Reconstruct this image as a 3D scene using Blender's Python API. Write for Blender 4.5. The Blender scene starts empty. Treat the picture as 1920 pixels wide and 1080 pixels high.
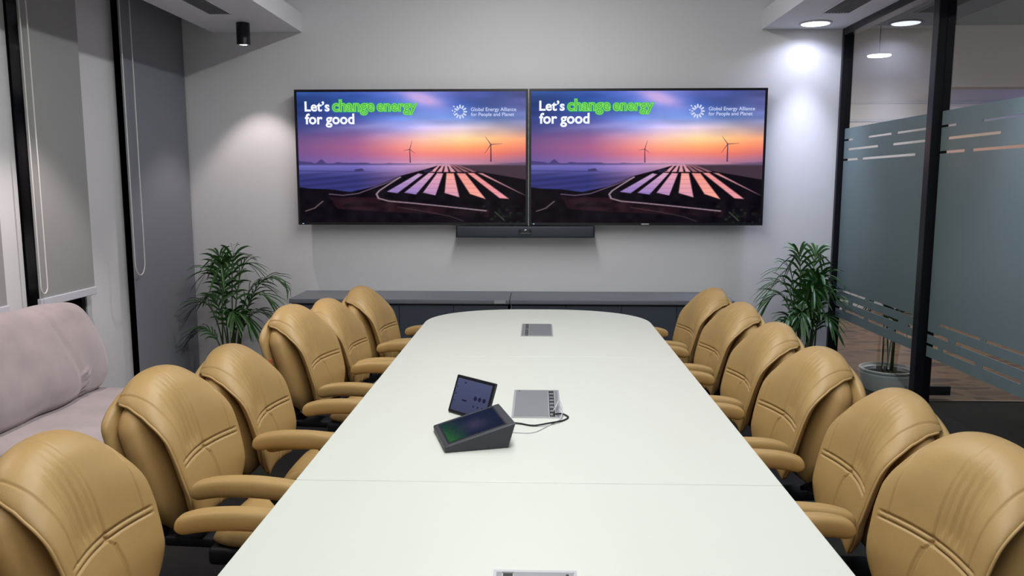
import bpy, bmesh, math, random
import numpy as np
from mathutils import Vector, Matrix
R_ = math.radians
scene = bpy.context.scene
COL = scene.collection

# ------------------------------------------------------------------ camera
F_PX = 1480.0
CAM_Z = 1.62
pitch = math.atan(195 / F_PX)
yaw = math.atan(49 * math.cos(pitch) / F_PX)
cd = bpy.data.cameras.new('camera'); cam = bpy.data.objects.new('camera', cd); COL.objects.link(cam)
cam.location = (0, 0, CAM_Z); cam.rotation_euler = (math.pi / 2 - pitch, 0, yaw)
cd.sensor_width = 36; cd.lens = F_PX / 1920 * 36; cd.clip_start = 0.02; cd.clip_end = 100
scene.camera = cam

# ------------------------------------------------------------------ world, exposure
w = bpy.data.worlds.new('world'); scene.world = w; w.use_nodes = True
w.node_tree.nodes['Background'].inputs[0].default_value = (0.02, 0.025, 0.035, 1)
w.node_tree.nodes['Background'].inputs[1].default_value = 0.3
vs = scene.view_settings
vs.view_transform = 'Standard'; vs.look = 'None'; vs.gamma = 1; vs.exposure = 0.0; vs.use_curve_mapping = False
scene.cycles.max_bounces = 8

# lamp powers (watts) and colours
P_LINEAR = 39.0;  C_LINEAR = (0.985, 1.0, 0.968)
P_SPOT = 38.0;    C_SPOT = (1.0, 0.86, 0.84)
P_DOWN = 3.4;     C_DOWN = (0.72, 0.76, 1.0)
P_CORR = 42.0;   C_CORR = (1.0, 0.91, 0.84)

def lamp(name, kind, loc, power, color, parent=None, **kw):
    l = bpy.data.lights.new(name, kind); l.energy = power; l.color = color
    for k, v in kw.items(): setattr(l, k, v)
    o = bpy.data.objects.new(name, l); COL.objects.link(o); o.location = loc
    if parent: o.parent = parent
    return o

# ------------------------------------------------------------------ helpers
def srgb(r, g, b):
    def c(v):
        v /= 255.0
        return v / 12.92 if v <= 0.04045 else ((v + 0.055) / 1.055) ** 2.4
    return (c(r), c(g), c(b), 1)

def mat(name, color, rough=0.5, metal=0.0, noise=None, bump=None, spec=0.5, emit=None, sheen=0, coat=0):
    """noise=(scale, amount) varies colour; bump=(scale, strength)"""
    m = bpy.data.materials.new(name); m.use_nodes = True
    nt = m.node_tree; b = nt.nodes['Principled BSDF']
    b.inputs['Base Color'].default_value = color
    b.inputs['Roughness'].default_value = rough
    b.inputs['Metallic'].default_value = metal
    b.inputs['Specular IOR Level'].default_value = spec
    if sheen: b.inputs['Sheen Weight'].default_value = sheen
    if coat: b.inputs['Coat Weight'].default_value = coat
    tc = nt.nodes.new('ShaderNodeTexCoord')
    if noise:
        n = nt.nodes.new('ShaderNodeTexNoise'); n.inputs['Scale'].default_value = noise[0]; n.inputs['Detail'].default_value = 4
        nt.links.new(tc.outputs['Object'], n.inputs['Vector'])
        mr = nt.nodes.new('ShaderNodeMapRange')
        mr.inputs['From Min'].default_value = 0.3; mr.inputs['From Max'].default_value = 0.7
        mr.inputs['To Min'].default_value = 1 - noise[1]; mr.inputs['To Max'].default_value = 1 + noise[1]
        nt.links.new(n.outputs['Fac'], mr.inputs['Value'])
        mx = nt.nodes.new('ShaderNodeVectorMath'); mx.operation = 'SCALE'
        mx.inputs[0].default_value = color[:3]
        nt.links.new(mr.outputs[0], mx.inputs['Scale'])
        nt.links.new(mx.outputs[0], b.inputs['Base Color'])
    if bump:
        n2 = nt.nodes.new('ShaderNodeTexNoise'); n2.inputs['Scale'].default_value = bump[0]; n2.inputs['Detail'].default_value = 3
        nt.links.new(tc.outputs['Object'], n2.inputs['Vector'])
        bp = nt.nodes.new('ShaderNodeBump'); bp.inputs['Strength'].default_value = bump[1]; bp.inputs['Distance'].default_value = 0.002
        nt.links.new(n2.outputs['Fac'], bp.inputs['Height'])
        nt.links.new(bp.outputs[0], b.inputs['Normal'])
    if emit:
        b.inputs['Emission Color'].default_value = emit[0]; b.inputs['Emission Strength'].default_value = emit[1]
    return m

def emission_mat(name, color, strength=1.0):
    m = bpy.data.materials.new(name); m.use_nodes = True; nt = m.node_tree
    nt.nodes.clear(); e = nt.nodes.new('ShaderNodeEmission'); e.inputs[0].default_value = color; e.inputs[1].default_value = strength
    o = nt.nodes.new('ShaderNodeOutputMaterial'); nt.links.new(e.outputs[0], o.inputs[0])
    return m

class MB:
    """collects geometry for ONE mesh object"""
    def __init__(s): s.v = []; s.f = []
    def add(s, vs_, fs_):
        k = len(s.v); s.v += [tuple(p) for p in vs_]; s.f += [tuple(i + k for i in f) for f in fs_]
        return s
    def box(s, lo, hi, bevel=0.0, M=None):
        bm = bmesh.new(); bmesh.ops.create_cube(bm, size=1)
        c = [(a + b) / 2 for a, b in zip(lo, hi)]; d = [abs(b - a) for a, b in zip(lo, hi)]
        for v in bm.verts: v.co = Vector((v.co.x * d[0] + c[0], v.co.y * d[1] + c[1], v.co.z * d[2] + c[2]))
        if bevel: bmesh.ops.bevel(bm, geom=bm.edges[:], offset=min(bevel, min(d) * .45), segments=3, affect='EDGES', profile=.5)
        if M is not None: bm.transform(M)
        bm.verts.index_update()
        s.add([v.co[:] for v in bm.verts], [[v.index for v in f.verts] for f in bm.faces]); bm.free(); return s
    def tube(s, pts, r, n=10, cap=True):
        pts = [Vector(p) for p in pts]; rs = r if isinstance(r, (list, tuple)) else [r] * len(pts)
        vs_ = []; up = None
        for i, p in enumerate(pts):
            t = (pts[min(i + 1, len(pts) - 1)] - pts[max(i - 1, 0)]).normalized()
            if up is None: up = t.orthogonal().normalized()
            up = (up - t * up.dot(t)).normalized(); sd = t.cross(up)
            for k in range(n):
                a = 2 * math.pi * k / n; vs_.append(p + (up * math.cos(a) + sd * math.sin(a)) * rs[i])
        fs_ = []
        for i in range(len(pts) - 1):
            for k in range(n):
                k2 = (k + 1) % n
                fs_.append((i * n + k, i * n + k2, (i + 1) * n + k2, (i + 1) * n + k))
        if cap: fs_ += [tuple(reversed(range(n))), tuple((len(pts) - 1) * n + k for k in range(n))]
        return s.add(vs_, fs_)
    def lathe(s, prof, c=(0, 0, 0), n=40, cap=True):
        vs_ = []; fs_ = []
        for r, z in prof:
            for k in range(n):
                a = 2 * math.pi * k / n; vs_.append((c[0] + r * math.cos(a), c[1] + r * math.sin(a), c[2] + z))
        for i in range(len(prof) - 1):
            for k in range(n):
                k2 = (k + 1) % n; fs_.append((i * n + k, i * n + k2, (i + 1) * n + k2, (i + 1) * n + k))
        if cap: fs_ += [tuple(reversed(range(n))), tuple((len(prof) - 1) * n + k for k in range(n))]
        return s.add(vs_, fs_)
    def prism(s, poly, z0, z1):
        n = len(poly)
        vs_ = [(x, y, z0) for x, y in poly] + [(x, y, z1) for x, y in poly]
        fs_ = [tuple(reversed(range(n))), tuple(range(n, 2 * n))] + [(i, (i + 1) % n, n + (i + 1) % n, n + i) for i in range(n)]
        return s.add(vs_, fs_)
    def mesh(s, name, m, smooth=False):
        me = bpy.data.meshes.new(name); me.from_pydata(s.v, [], s.f); me.update()
        bm = bmesh.new(); bm.from_mesh(me); bmesh.ops.recalc_face_normals(bm, faces=bm.faces[:]); bm.to_mesh(me); bm.free()
        if m: me.materials.append(m)
        if smooth == True: me.shade_smooth()
        elif smooth: me.shade_smooth(); me.set_sharp_from_angle(angle=R_(smooth))
        return me
    def build(s, name, m, parent=None, smooth=False):
        o = bpy.data.objects.new(name, s.mesh(name, m, smooth)); COL.objects.link(o)
        if parent: o.parent = parent
        return o

def tag(o, label=None, cat=None, group=None, kind=None):
    if label: o['label'] = label
    if cat: o['category'] = cat
    if group: o['group'] = group
    if kind: o['kind'] = kind
    return o
def thing(name, label, cat, loc=(0, 0, 0), rz=0, group=None):
    o = bpy.data.objects.new(name, None); COL.objects.link(o); o.location = loc; o.rotation_euler = (0, 0, rz)
    o.empty_display_size = .1
    return tag(o, label, cat, group)
def struct(o): o['kind'] = 'structure'; return o
def copy_tree(o, parent=None):
    c = o.copy(); COL.objects.link(c); c.parent = parent
    for ch in list(o.children): copy_tree(ch, c)
    return c

# ------------------------------------------------------------------ materials
M_wall = mat('wall_paint', srgb(219, 218, 221), .75, noise=(1.2, .012), bump=(90, .08))
M_ceil = mat('ceiling_paint', srgb(228, 228, 234), .8)
M_black = mat('black_frame', srgb(20, 20, 28), .35, .3)
M_leather = mat('tan_leather', srgb(178, 146, 94), .42, noise=(7, .05), bump=(420, .22), spec=.42)
M_leather2 = mat('tan_leather_side', srgb(178, 144, 92), .48, noise=(7, .05), bump=(420, .22), spec=.35)
M_plastic = mat('black_plastic', srgb(12, 14, 22), .55)
M_chrome = mat('chrome', srgb(190, 190, 195), .2, 1.0)
M_credtop = mat('grey_laminate', srgb(112, 116, 124), .45)
M_cred = mat('dark_laminate', srgb(66, 73, 84), .5)
M_velvet = mat('mauve_velvet', srgb(170, 156, 158), .85, noise=(5, .14), bump=(300, .15), sheen=.5)
M_blind = mat('blind_fabric', srgb(152, 152, 152), .9, bump=(700, .15))
M_blind2 = mat('blind_fabric_blue', srgb(128, 130, 140), .9, bump=(700, .15))
M_rail = mat('white_rail', srgb(205, 205, 215), .5)
M_cord = mat('white_cord', srgb(222, 220, 216), .6)
M_leaf = mat('palm_leaf', srgb(44, 84, 34), .45, noise=(9, .35))
M_stem = mat('palm_stem', srgb(66, 92, 46), .5, noise=(9, .2))
M_soil = mat('soil', srgb(30, 24, 22), .95, bump=(60, .6))
M_pot = mat('pot_glaze', srgb(226, 230, 232), .4)
M_alu = mat('brushed_aluminium', srgb(140, 143, 148), .45, .35)
M_alu2 = mat('silver_edge', srgb(188, 190, 194), .35, .35)
M_dev = mat('charcoal_plastic', srgb(52, 56, 62), .5)
M_tvback = mat('tv_black', srgb(14, 15, 24), .35)
M_bar = mat('speaker_grille', srgb(50, 54, 64), .6)
M_piping = mat('tan_stitching', srgb(188, 155, 102), .5)

def table_mat():
    m = mat('white_laminate', srgb(218, 220, 212), .42, spec=.4)
    nt = m.node_tree; b = nt.nodes['Principled BSDF']
    tc = nt.nodes.new('ShaderNodeTexCoord')
    mp = nt.nodes.new('ShaderNodeMapping'); mp.vector_type = 'POINT'
    mp.inputs['Location'].default_value = (.37 / .17, -3.96 / .07, -.75); mp.inputs['Scale'].default_value = (1 / .17, 1 / .07, 1)
    ln = nt.nodes.new('ShaderNodeVectorMath'); ln.operation = 'LENGTH'
    nt.links.new(tc.outputs['Object'], mp.inputs['Vector']); nt.links.new(mp.outputs[0], ln.inputs[0])
    mr = nt.nodes.new('ShaderNodeMapRange'); mr.inputs['From Min'].default_value = .5; mr.inputs['From Max'].default_value = 1.0
    mr.inputs['To Min'].default_value = .55; mr.inputs['To Max'].default_value = 0
    nt.links.new(ln.outputs['Value'], mr.inputs['Value'])
    mix = nt.nodes.new('ShaderNodeMix'); mix.data_type = 'RGBA'
    mix.inputs['A'].default_value = srgb(218, 220, 212); mix.inputs['B'].default_value = srgb(205, 205, 178)
    nt.links.new(mr.outputs[0], mix.inputs['Factor']); nt.links.new(mix.outputs['Result'], b.inputs['Base Color'])
    return m
M_table = table_mat()

def glass_mat():
    m = bpy.data.materials.new('partition_glass'); m.use_nodes = True; nt = m.node_tree; nt.nodes.clear()
    fr = nt.nodes.new('ShaderNodeFresnel'); fr.inputs[0].default_value = 2.1
    tr = nt.nodes.new('ShaderNodeBsdfTransparent'); tr.inputs[0].default_value = (.90, .935, .93, 1)
    gl = nt.nodes.new('ShaderNodeBsdfGlossy'); gl.inputs['Roughness'].default_value = 0.0; gl.inputs[0].default_value = (.95, .97, .97, 1)
    mx = nt.nodes.new('ShaderNodeMixShader'); o = nt.nodes.new('ShaderNodeOutputMaterial')
    ge = nt.nodes.new('ShaderNodeNewGeometry'); iv = nt.nodes.new('ShaderNodeMath'); iv.operation = 'SUBTRACT'; iv.inputs[0].default_value = 1
    mu = nt.nodes.new('ShaderNodeMath'); mu.operation = 'MULTIPLY'
    nt.links.new(ge.outputs['Backfacing'], iv.inputs[1]); nt.links.new(iv.outputs[0], mu.inputs[0]); nt.links.new(fr.outputs[0], mu.inputs[1])
    nt.links.new(mu.outputs[0], mx.inputs[0]); nt.links.new(tr.outputs[0], mx.inputs[1]); nt.links.new(gl.outputs[0], mx.inputs[2])
    nt.links.new(mx.outputs[0], o.inputs[0]); return m
M_glass = glass_mat()

def frost_mat():
    m = bpy.data.materials.new('frosted_film'); m.use_nodes = True; nt = m.node_tree; nt.nodes.clear()
    d = nt.nodes.new('ShaderNodeBsdfDiffuse'); d.inputs[0].default_value = srgb(128, 146, 148)
    t = nt.nodes.new('ShaderNodeBsdfTranslucent'); t.inputs[0].default_value = srgb(130, 148, 146)
    g = nt.nodes.new('ShaderNodeBsdfGlossy'); g.inputs['Roughness'].default_value = .35; g.inputs[0].default_value = (.5, .55, .55, 1)
    a = nt.nodes.new('ShaderNodeMixShader'); a.inputs[0].default_value = .4
    b = nt.nodes.new('ShaderNodeMixShader'); b.inputs[0].default_value = .12
    o = nt.nodes.new('ShaderNodeOutputMaterial')
    nt.links.new(d.outputs[0], a.inputs[1]); nt.links.new(t.outputs[0], a.inputs[2])
    nt.links.new(a.outputs[0], b.inputs[1]); nt.links.new(g.outputs[0], b.inputs[2]); nt.links.new(b.outputs[0], o.inputs[0]); return m
M_frost = frost_mat()

def carpet_mat():
    m = mat('dark_carpet', srgb(34, 34, 38), .95, bump=(300, .6)); nt = m.node_tree; b = nt.nodes['Principled BSDF']
    tc = nt.nodes.new('ShaderNodeTexCoord'); n = nt.nodes.new('ShaderNodeTexNoise'); n.inputs['Scale'].default_value = 1.6; n.inputs['Detail'].default_value = 6
    cr = nt.nodes.new('ShaderNodeValToRGB'); cr.color_ramp.elements[0].position = .42; cr.color_ramp.elements[0].color = srgb(20, 19, 24)
    cr.color_ramp.elements[1].position = .68; cr.color_ramp.elements[1].color = srgb(48, 56, 24)
    e = cr.color_ramp.elements.new(.56); e.color = srgb(30, 29, 28)
    nt.links.new(tc.outputs['Object'], n.inputs['Vector']); nt.links.new(n.outputs['Fac'], cr.inputs[0]); nt.links.new(cr.outputs[0], b.inputs['Base Color'])
    return m
def leaf_floor_mat():
    m = mat('tan_leaf_floor', srgb(160, 130, 98), .6); nt = m.node_tree; b = nt.nodes['Principled BSDF']
    tc = nt.nodes.new('ShaderNodeTexCoord'); mp = nt.nodes.new('ShaderNodeMapping'); mp.inputs['Rotation'].default_value = (0, 0, .5); mp.inputs['Scale'].default_value = (2.2, 4.6, 1)
    v = nt.nodes.new('ShaderNodeTexVoronoi'); v.feature = 'F1'; v.inputs['Scale'].default_value = 1.25
    cr = nt.nodes.new('ShaderNodeValToRGB'); cr.color_ramp.elements[0].position = .0; cr.color_ramp.elements[0].color = srgb(124, 94, 72)
    cr.color_ramp.elements[1].position = 1; cr.color_ramp.elements[1].color = srgb(66, 48, 38)
    v2 = nt.nodes.new('ShaderNodeTexVoronoi'); v2.feature = 'DISTANCE_TO_EDGE'; v2.inputs['Scale'].default_value = 1.25
    st = nt.nodes.new('ShaderNodeMapRange'); st.inputs['From Min'].default_value = .09; st.inputs['From Max'].default_value = .13
    mix = nt.nodes.new('ShaderNodeMix'); mix.data_type = 'RGBA'; mix.inputs['A'].default_value = srgb(118, 92, 70)
    sep = nt.nodes.new('ShaderNodeSeparateColor')
    nt.links.new(tc.outputs['Object'], mp.inputs[0]); nt.links.new(mp.outputs[0], v.inputs['Vector']); nt.links.new(mp.outputs[0], v2.inputs['Vector'])
    nt.links.new(v.outputs['Color'], sep.inputs[0]); nt.links.new(sep.outputs[0], cr.inputs[0])
    nt.links.new(v2.outputs['Distance'], st.inputs['Value']); nt.links.new(st.outputs[0], mix.inputs['Factor'])
    nt.links.new(cr.outputs[0], mix.inputs['B']); nt.links.new(mix.outputs['Result'], b.inputs['Base Color'])
    return m
M_carpet = carpet_mat(); M_leaffloor = leaf_floor_mat()
M_corr = mat('corridor_paint', srgb(226, 220, 222), .8)

# ------------------------------------------------------------------ setting
XL, XR, YB, YN = -2.9, 2.38, 6.40, -1.4
ZS, ZC = 2.81, 3.55          # underside of side bulkheads, tray ceiling
struct(MB().box((-3.4, YN, -.1), (XR + .05, YB, 0)).build('floor', M_carpet))
struct(MB().box((XR + .05, YN, -.1), (7.0, 5.885, 0)).build('floor_corridor', M_carpet))
struct(MB().box((XR + .05, 5.885, -.1), (7.0, 10.4, 0.0)).build('floor_corridor_tan', M_leaffloor))
struct(MB().box((XR + .05, 5.87, 0.0), (7.0, 5.90, .006)).build('trim_1', mat('threshold', srgb(150, 130, 110), .5)))
struct(MB().box((-3.4, YB, 0), (XR + .05, YB + .15, 3.6)).build('wall_back', M_wall))
struct(MB().box((-3.4, YN - .15, 0), (7.0, YN, 3.6)).build('wall_near', M_wall))
wl = MB()
for y0, y1 in ((YN, -.6), (.2, .75), (1.55, 2.05), (2.85, 3.05), (3.93, 4.343), (4.935, 5.455)):
    wl.box((XL - .25, y0, 0), (XL, y1, 3.5))
wl.box((XL - .25, YN, 3.06), (XL, YB, 3.5))
struct(wl.build('wall_left', M_wall))
struct(MB().box((-3.6, YN, 0), (-3.4, YB, 3.6)).build('wall_outside', mat('night', (0.004, 0.005, 0.008, 1), .6)))
M_night = mat('night_glass', (0.003, 0.004, 0.006, 1), .12, spec=.4)
for i, (y0, y1) in enumerate(((-.6, .2), (.75, 1.55), (2.05, 2.85), (3.05, 3.93), (4.343, 4.935), (5.455, YB))):
    fr = MB()
    for a, b in ((y0, y0 + .04), (y1 - .04, y1)): fr.box((XL - .20, a, 0), (XL - .01, b, 3.06))
    fr.box((XL - .20, y0, 0), (XL - .01, y1, .05)); fr.box((XL - .20, y0, 3.02), (XL - .01, y1, 3.06))
    o = fr.build('window_%d' % (i + 1), M_black); struct(o)
    g = MB().box((XL - .16, y0 + .04, .05), (XL - .15, y1 - .04, 3.02)).build('pane', M_night, o)
# ceiling: tray + bulkheads
struct(MB().box((-3.4, YN, ZC), (XR + .05, YB, ZC + .1)).build('ceiling', M_ceil))
struct(MB().box((-2.585, YN, ZS), (-1.872, YB, ZS + .145)).box((-2.5, YN, ZS + .145), (-2.02, YB, ZC)).build('ceiling_bulkhead_left', M_ceil))
struct(MB().box((1.732, YN, ZS), (XR + .05, YB, ZS + .145)).box((1.88, YN, ZS + .145), (XR + .05, YB, ZC)).build('ceiling_bulkhead_right', M_ceil))
# corridor shell
struct(MB().box((XR + .05, YN, 3.57), (7.0, 10.4, 3.67)).build('ceiling_corridor', mat('corridor_ceiling', srgb(74, 82, 88), .8)))
struct(MB().box((XR + .05, 10.3, 0), (7.0, 10.45, 3.6)).build('wall_corridor_end', M_corr))
struct(MB().box((6.9, YN, 0), (7.05, 10.4, 3.6)).build('wall_corridor_right', M_corr))
struct(MB().box((2.2, YB + .15, 0), (XR + .05, 10.4, 3.6)).build('wall_corridor_left', M_corr))
struct(MB().box((XR + .05, 10.27, 2.40), (7.0, 10.30, 2.43)).box((XR + .05, 10.27, 2.62), (7.0, 10.30, 2.645)).build('trim_2', M_rail))

# ------------------------------------------------------------------ glass partition
def partition(name, y0, y1, label):
    t = thing(name, label, 'glass partition', (XR, (y0 + y1) / 2, 0)); ym = (y0 + y1) / 2
    def P(nm, mb, m): return mb.build(nm, m, t)
    g = MB().box((.012, y0 - ym + .01, .08), (.024, y1 - ym - .01, ZS - .04)); gp = P('glass_panel', g, M_glass)
    # film between strips, bonded on the room side of the glass
    zs = [(1.965, 2.047), (1.893, 1.951), (1.814, 1.877), (.797, 1.798), (.728, .782), (.655, .708), (.572, .637)]
    rnd = random.Random(name); a = y0 - ym + .03; b = y1 - ym - .03
    for z0, z1 in zs: MB().box((.008, a, z0), (.0115, b, z1)).build('frosted_film', M_frost, gp)
    # breaks where the clear stripes are filled in
    fills = ((1.951, 1.965, .12, .32), (1.951, 1.965, .60, .66), (1.877, 1.893, .0, .06), (1.877, 1.893, .45, .62), (1.798, 1.814, .2, .26), (1.798, 1.814, .86, .95),
             (.782, .797, .0, .10), (.782, .797, .42, .46), (.708, .728, .18, .24), (.708, .728, .80, .9), (.637, .655, .40, .45), (.637, .655, .10, .14), (.637, .655, .7, .76))
    mb = MB()
    for z0, z1, f0, f1 in fills: mb.box((.008, b + (a - b) * f1, z0), (.0115, b + (a - b) * f0, z1))
    mb.build('film_fill', M_frost, gp)
    return t
g1 = partition('glass_partition', 4.93, 6.37, 'glass wall panel with frosted band, beside the right potted palm')
g2 = partition('glass_partition', 3.45, 4.87, 'wide frosted glass wall panel at the right edge of the view, right of the black mullion')
g3 = partition('glass_partition', .95, 3.39, 'frosted glass wall panel alongside the nearest right-hand chairs')
g4 = partition('glass_partition', YN, .89, 'frosted glass wall panel nearest the camera')
def bar(name, lo, hi): return struct(MB().box(lo, hi, .004).build(name, M_black))
bar('trim_3', (XR - .03, 6.36, 0), (XR + .05, YB - .002, ZS))
bar('trim_4', (XR - .04, 4.865, 0), (XR + .06, 4.935, ZS))
bar('trim_5', (XR - .04, 3.385, 0), (XR + .06, 3.455, ZS))
bar('trim_6', (XR - .04, .885, 0), (XR + .06, .955, ZS))
struct(MB().box((XR + .0, YN, ZS), (XR + .05, YB, 3.6)).build('wall_right_upper', M_wall)) if False else None
bar('trim_7', (XR - .03, YN, ZS - .055), (XR + .05, 6.36, ZS - .001))
bar('trim_8', (XR - .03, YN, .0), (XR + .05, 6.36, .08))
# patch fitting of the glass door across the corridor
tag(MB().box((2.80, 5.93, .03), (3.13, 5.97, .10), .004).build('door_fitting', M_plastic), 'black floor fitting of a glass door seen through the partition', 'door fitting')

# ------------------------------------------------------------------ ceiling items
def linear_light(y, label, k=1.0):
    t = thing('ceiling_light', label, 'ceiling light', (-.1, y, ZC - .12), 0, 'linear lights in the tray ceiling')
    MB().box((-.07, -.9, .03), (.07, .9, .12), .004).build('housing', M_rail, t)
    MB().box((-.06, -.89, .018), (.06, .89, .03)).build('diffuser', emission_mat('linear_diffuser', (.95, .98, 1, 1), 6), t)
    lamp('lamp', 'AREA', (0, 0, .012), P_LINEAR * k, C_LINEAR, t, shape='RECTANGLE', size=.12, size_y=1.78)
for y, l, k in ((4.35, 'linear ceiling light above the far end of the table', 1.0), (2.35, 'linear ceiling light above the middle of the table', 1.08), (.2, 'linear ceiling light above the near end of the table', .9)):
    linear_light(y, l, k)

def spot_can(y, label, k=1.0):
    t = thing('surface_downlight', label, 'spotlight', (-2.205, y, ZS), 0, 'black cylinder downlights')
    MB().lathe([(.046, 0), (.049, -.002), (.049, -.158), (.044, -.160), (.040, -.150), (.036, -.12), (.0, -.12)], n=36).build('housing', M_black, t, 40)
    MB().lathe([(.034, -.118), (.034, -.124), (.0, -.124)], n=28).build('lamp_face', emission_mat('spot_face', (1, .93, .88, 1), 14), t)
    MB().lathe([(.041, -.150), (.0455, -.1605), (.0455, -.1625), (.0385, -.156), (.041, -.150)], n=36, cap=False).build('rim', M_chrome, t, 40)
    lamp('lamp', 'SPOT', (0, 0, -.135), P_SPOT * k, C_SPOT, t, spot_size=R_(79), spot_blend=.45, shadow_soft_size=.02)
spot_can(6.02, 'black cylinder downlight under the left bulkhead, near the back wall')
spot_can(4.2, 'black cylinder downlight above the grey sofa', 2.0)
spot_can(2.2, 'black cylinder downlight nearest the camera')

def downlight(y, label):
    t = thing('recessed_downlight', label, 'ceiling light', (2.06, y, ZS), 0, 'round recessed downlights')
    MB().lathe([(.120, -.0005), (.118, -.008), (.104, -.010), (.100, -.006), (.100, -.0005)], n=48, cap=False).build('rim', M_rail, t, 40)
    MB().lathe([(.100, -.0055), (.098, -.009), (.0, -.010)], n=48).build('diffuser', emission_mat('downlight_face', (.90, .92, 1, 1), 5), t)
    l = lamp('lamp', 'AREA', (0, 0, -.014), P_DOWN, C_DOWN, t, shape='DISK', size=.2, spread=R_(145))
    lamp('beam', 'SPOT', (0, 0, -.02), P_DOWN * 42, C_DOWN, t, spot_size=R_(66), spot_blend=1.0, shadow_soft_size=.08)
    return t
downlight(6.16, 'round recessed downlight by the back wall, next to the glass partition')
downlight(3.9, 'round recessed downlight over the right-hand row of chairs, second from the back wall')
downlight(1.6, 'round recessed downlight nearest the camera')
def corridor_light(x, y, label):
    t = thing('pendant_lamp', label, 'pendant lamp', (x, y, 2.95), 0, 'round corridor pendants')
    MB().tube([(0, 0, 0), (0, 0, .62)], .006, 8).build('rod', M_black, t)
    MB().lathe([(.118, .012), (.118, .0)], n=40).build('housing', M_rail, t, 40)
    MB().lathe([(.115, -.0005), (.112, -.009), (.0, -.010)], n=40).build('diffuser', emission_mat('corr_face', (1, .9, .72, 1), 9), t)
    lamp('lamp', 'AREA', (0, 0, -.016), P_CORR, C_CORR, t, shape='DISK', size=.2)
corridor_light(3.55, 8.6, 'warm round pendant lamp in the corridor, seen through the left glass panel')
corridor_light(5.2, 7.4, 'warm round pendant lamp in the corridor, hidden behind the frosted glass')

def vent(x0, x1, y0, y1, label):
    t = thing('ceiling_vent', label, 'air vent', ((x0 + x1) / 2, (y0 + y1) / 2, ZS), 0, 'long air grilles in the bulkheads')
    hx, hy = (x1 - x0) / 2, (y1 - y0) / 2
    MB().box((-hx, -hy, -.004), (hx, hy, -.0005)).build('backing', mat('vent_dark', srgb(45, 45, 47), .9), t)
    f = MB()
    for a in (-hx, hx): f.box((a - .006, -hy - .006, -.009), (a + .006, hy + .006, -.0005))
    for a in (-hy, hy): f.box((-hx, a - .006, -.009), (hx, a + .006, -.0005))
    f.build('frame', M_ceil, t)
    s = MB(); n = 9
    for k in range(n):
        x = -hx + (k + .5) * 2 * hx / n
        s.box((x - .0035, -hy, -.008), (x + .0035, hy, -.003))
    s.build('louvres', mat('vent_grey', srgb(120, 120, 122), .6), t)
vent(-2.318, -2.157, 2.6, 5.685, 'long slatted air vent in the left bulkhead')
vent(1.975, 2.166, 2.6, 5.79, 'long slatted air vent in the right bulkhead')

# ------------------------------------------------------------------ roller blinds
def blind(y0, y1, zb, label, m, loop, xb=-2.82):
    t = thing('roller_blind', label, 'roller blind', (xb, (y0 + y1) / 2, zb), 0, 'grey roller blinds'); ym = (y0 + y1) / 2
    MB().box((-.001, y0 - ym, .03), (.001, y1 - ym, 3.0 - zb)).build('fabric', m, t)
    MB().box((-.012, y0 - ym - .003, 0), (.012, y1 - ym + .003, .048), .004).build('bottom_rail', M_rail, t)
    MB().tube([(-.01, y0 - ym, 3.02 - zb), (-.01, y1 - ym, 3.02 - zb)], .03, 16).build('roller', M_rail, t, True)
    ya, yb2, zl = loop
    p = []
    for k in range(9): p.append((.045, ya, 3.0 - (3.0 - zl) * k / 8))
    for k in range(1, 12):
        a = math.pi * k / 11; p.append((.045, (ya + yb2) / 2 - (yb2 - ya) / 2 * math.cos(a), zl - (yb2 - ya) / 2 * 1.4 * math.sin(a)))
    for k in range(1, 9): p.append((.045, yb2, zl + (3.0 - zl) * k / 8))
    MB().tube([(x, y - ym, z - zb) for x, y, z in p], .004, 6).build('cord', M_cord, t, True)
blind(3.10, 4.06, .932, 'grey roller blind cut off by the left edge of the photo', M_blind, (3.12, 3.2, 1.1))
blind(4.335, 4.895, .925, 'half-lowered grey roller blind hanging behind the sofa', M_blind, (4.285, 4.345, 1.05))
blind(5.41, 6.385, .012, 'full-length grey roller blind in the corner by the back wall', M_blind2, (5.35, 5.485, 1.08), -2.83)
blind(2.1, 2.8, .93, 'grey roller blind on the window beside the nearest left-hand chair', M_blind, (2.13, 2.2, 1.1))

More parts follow.
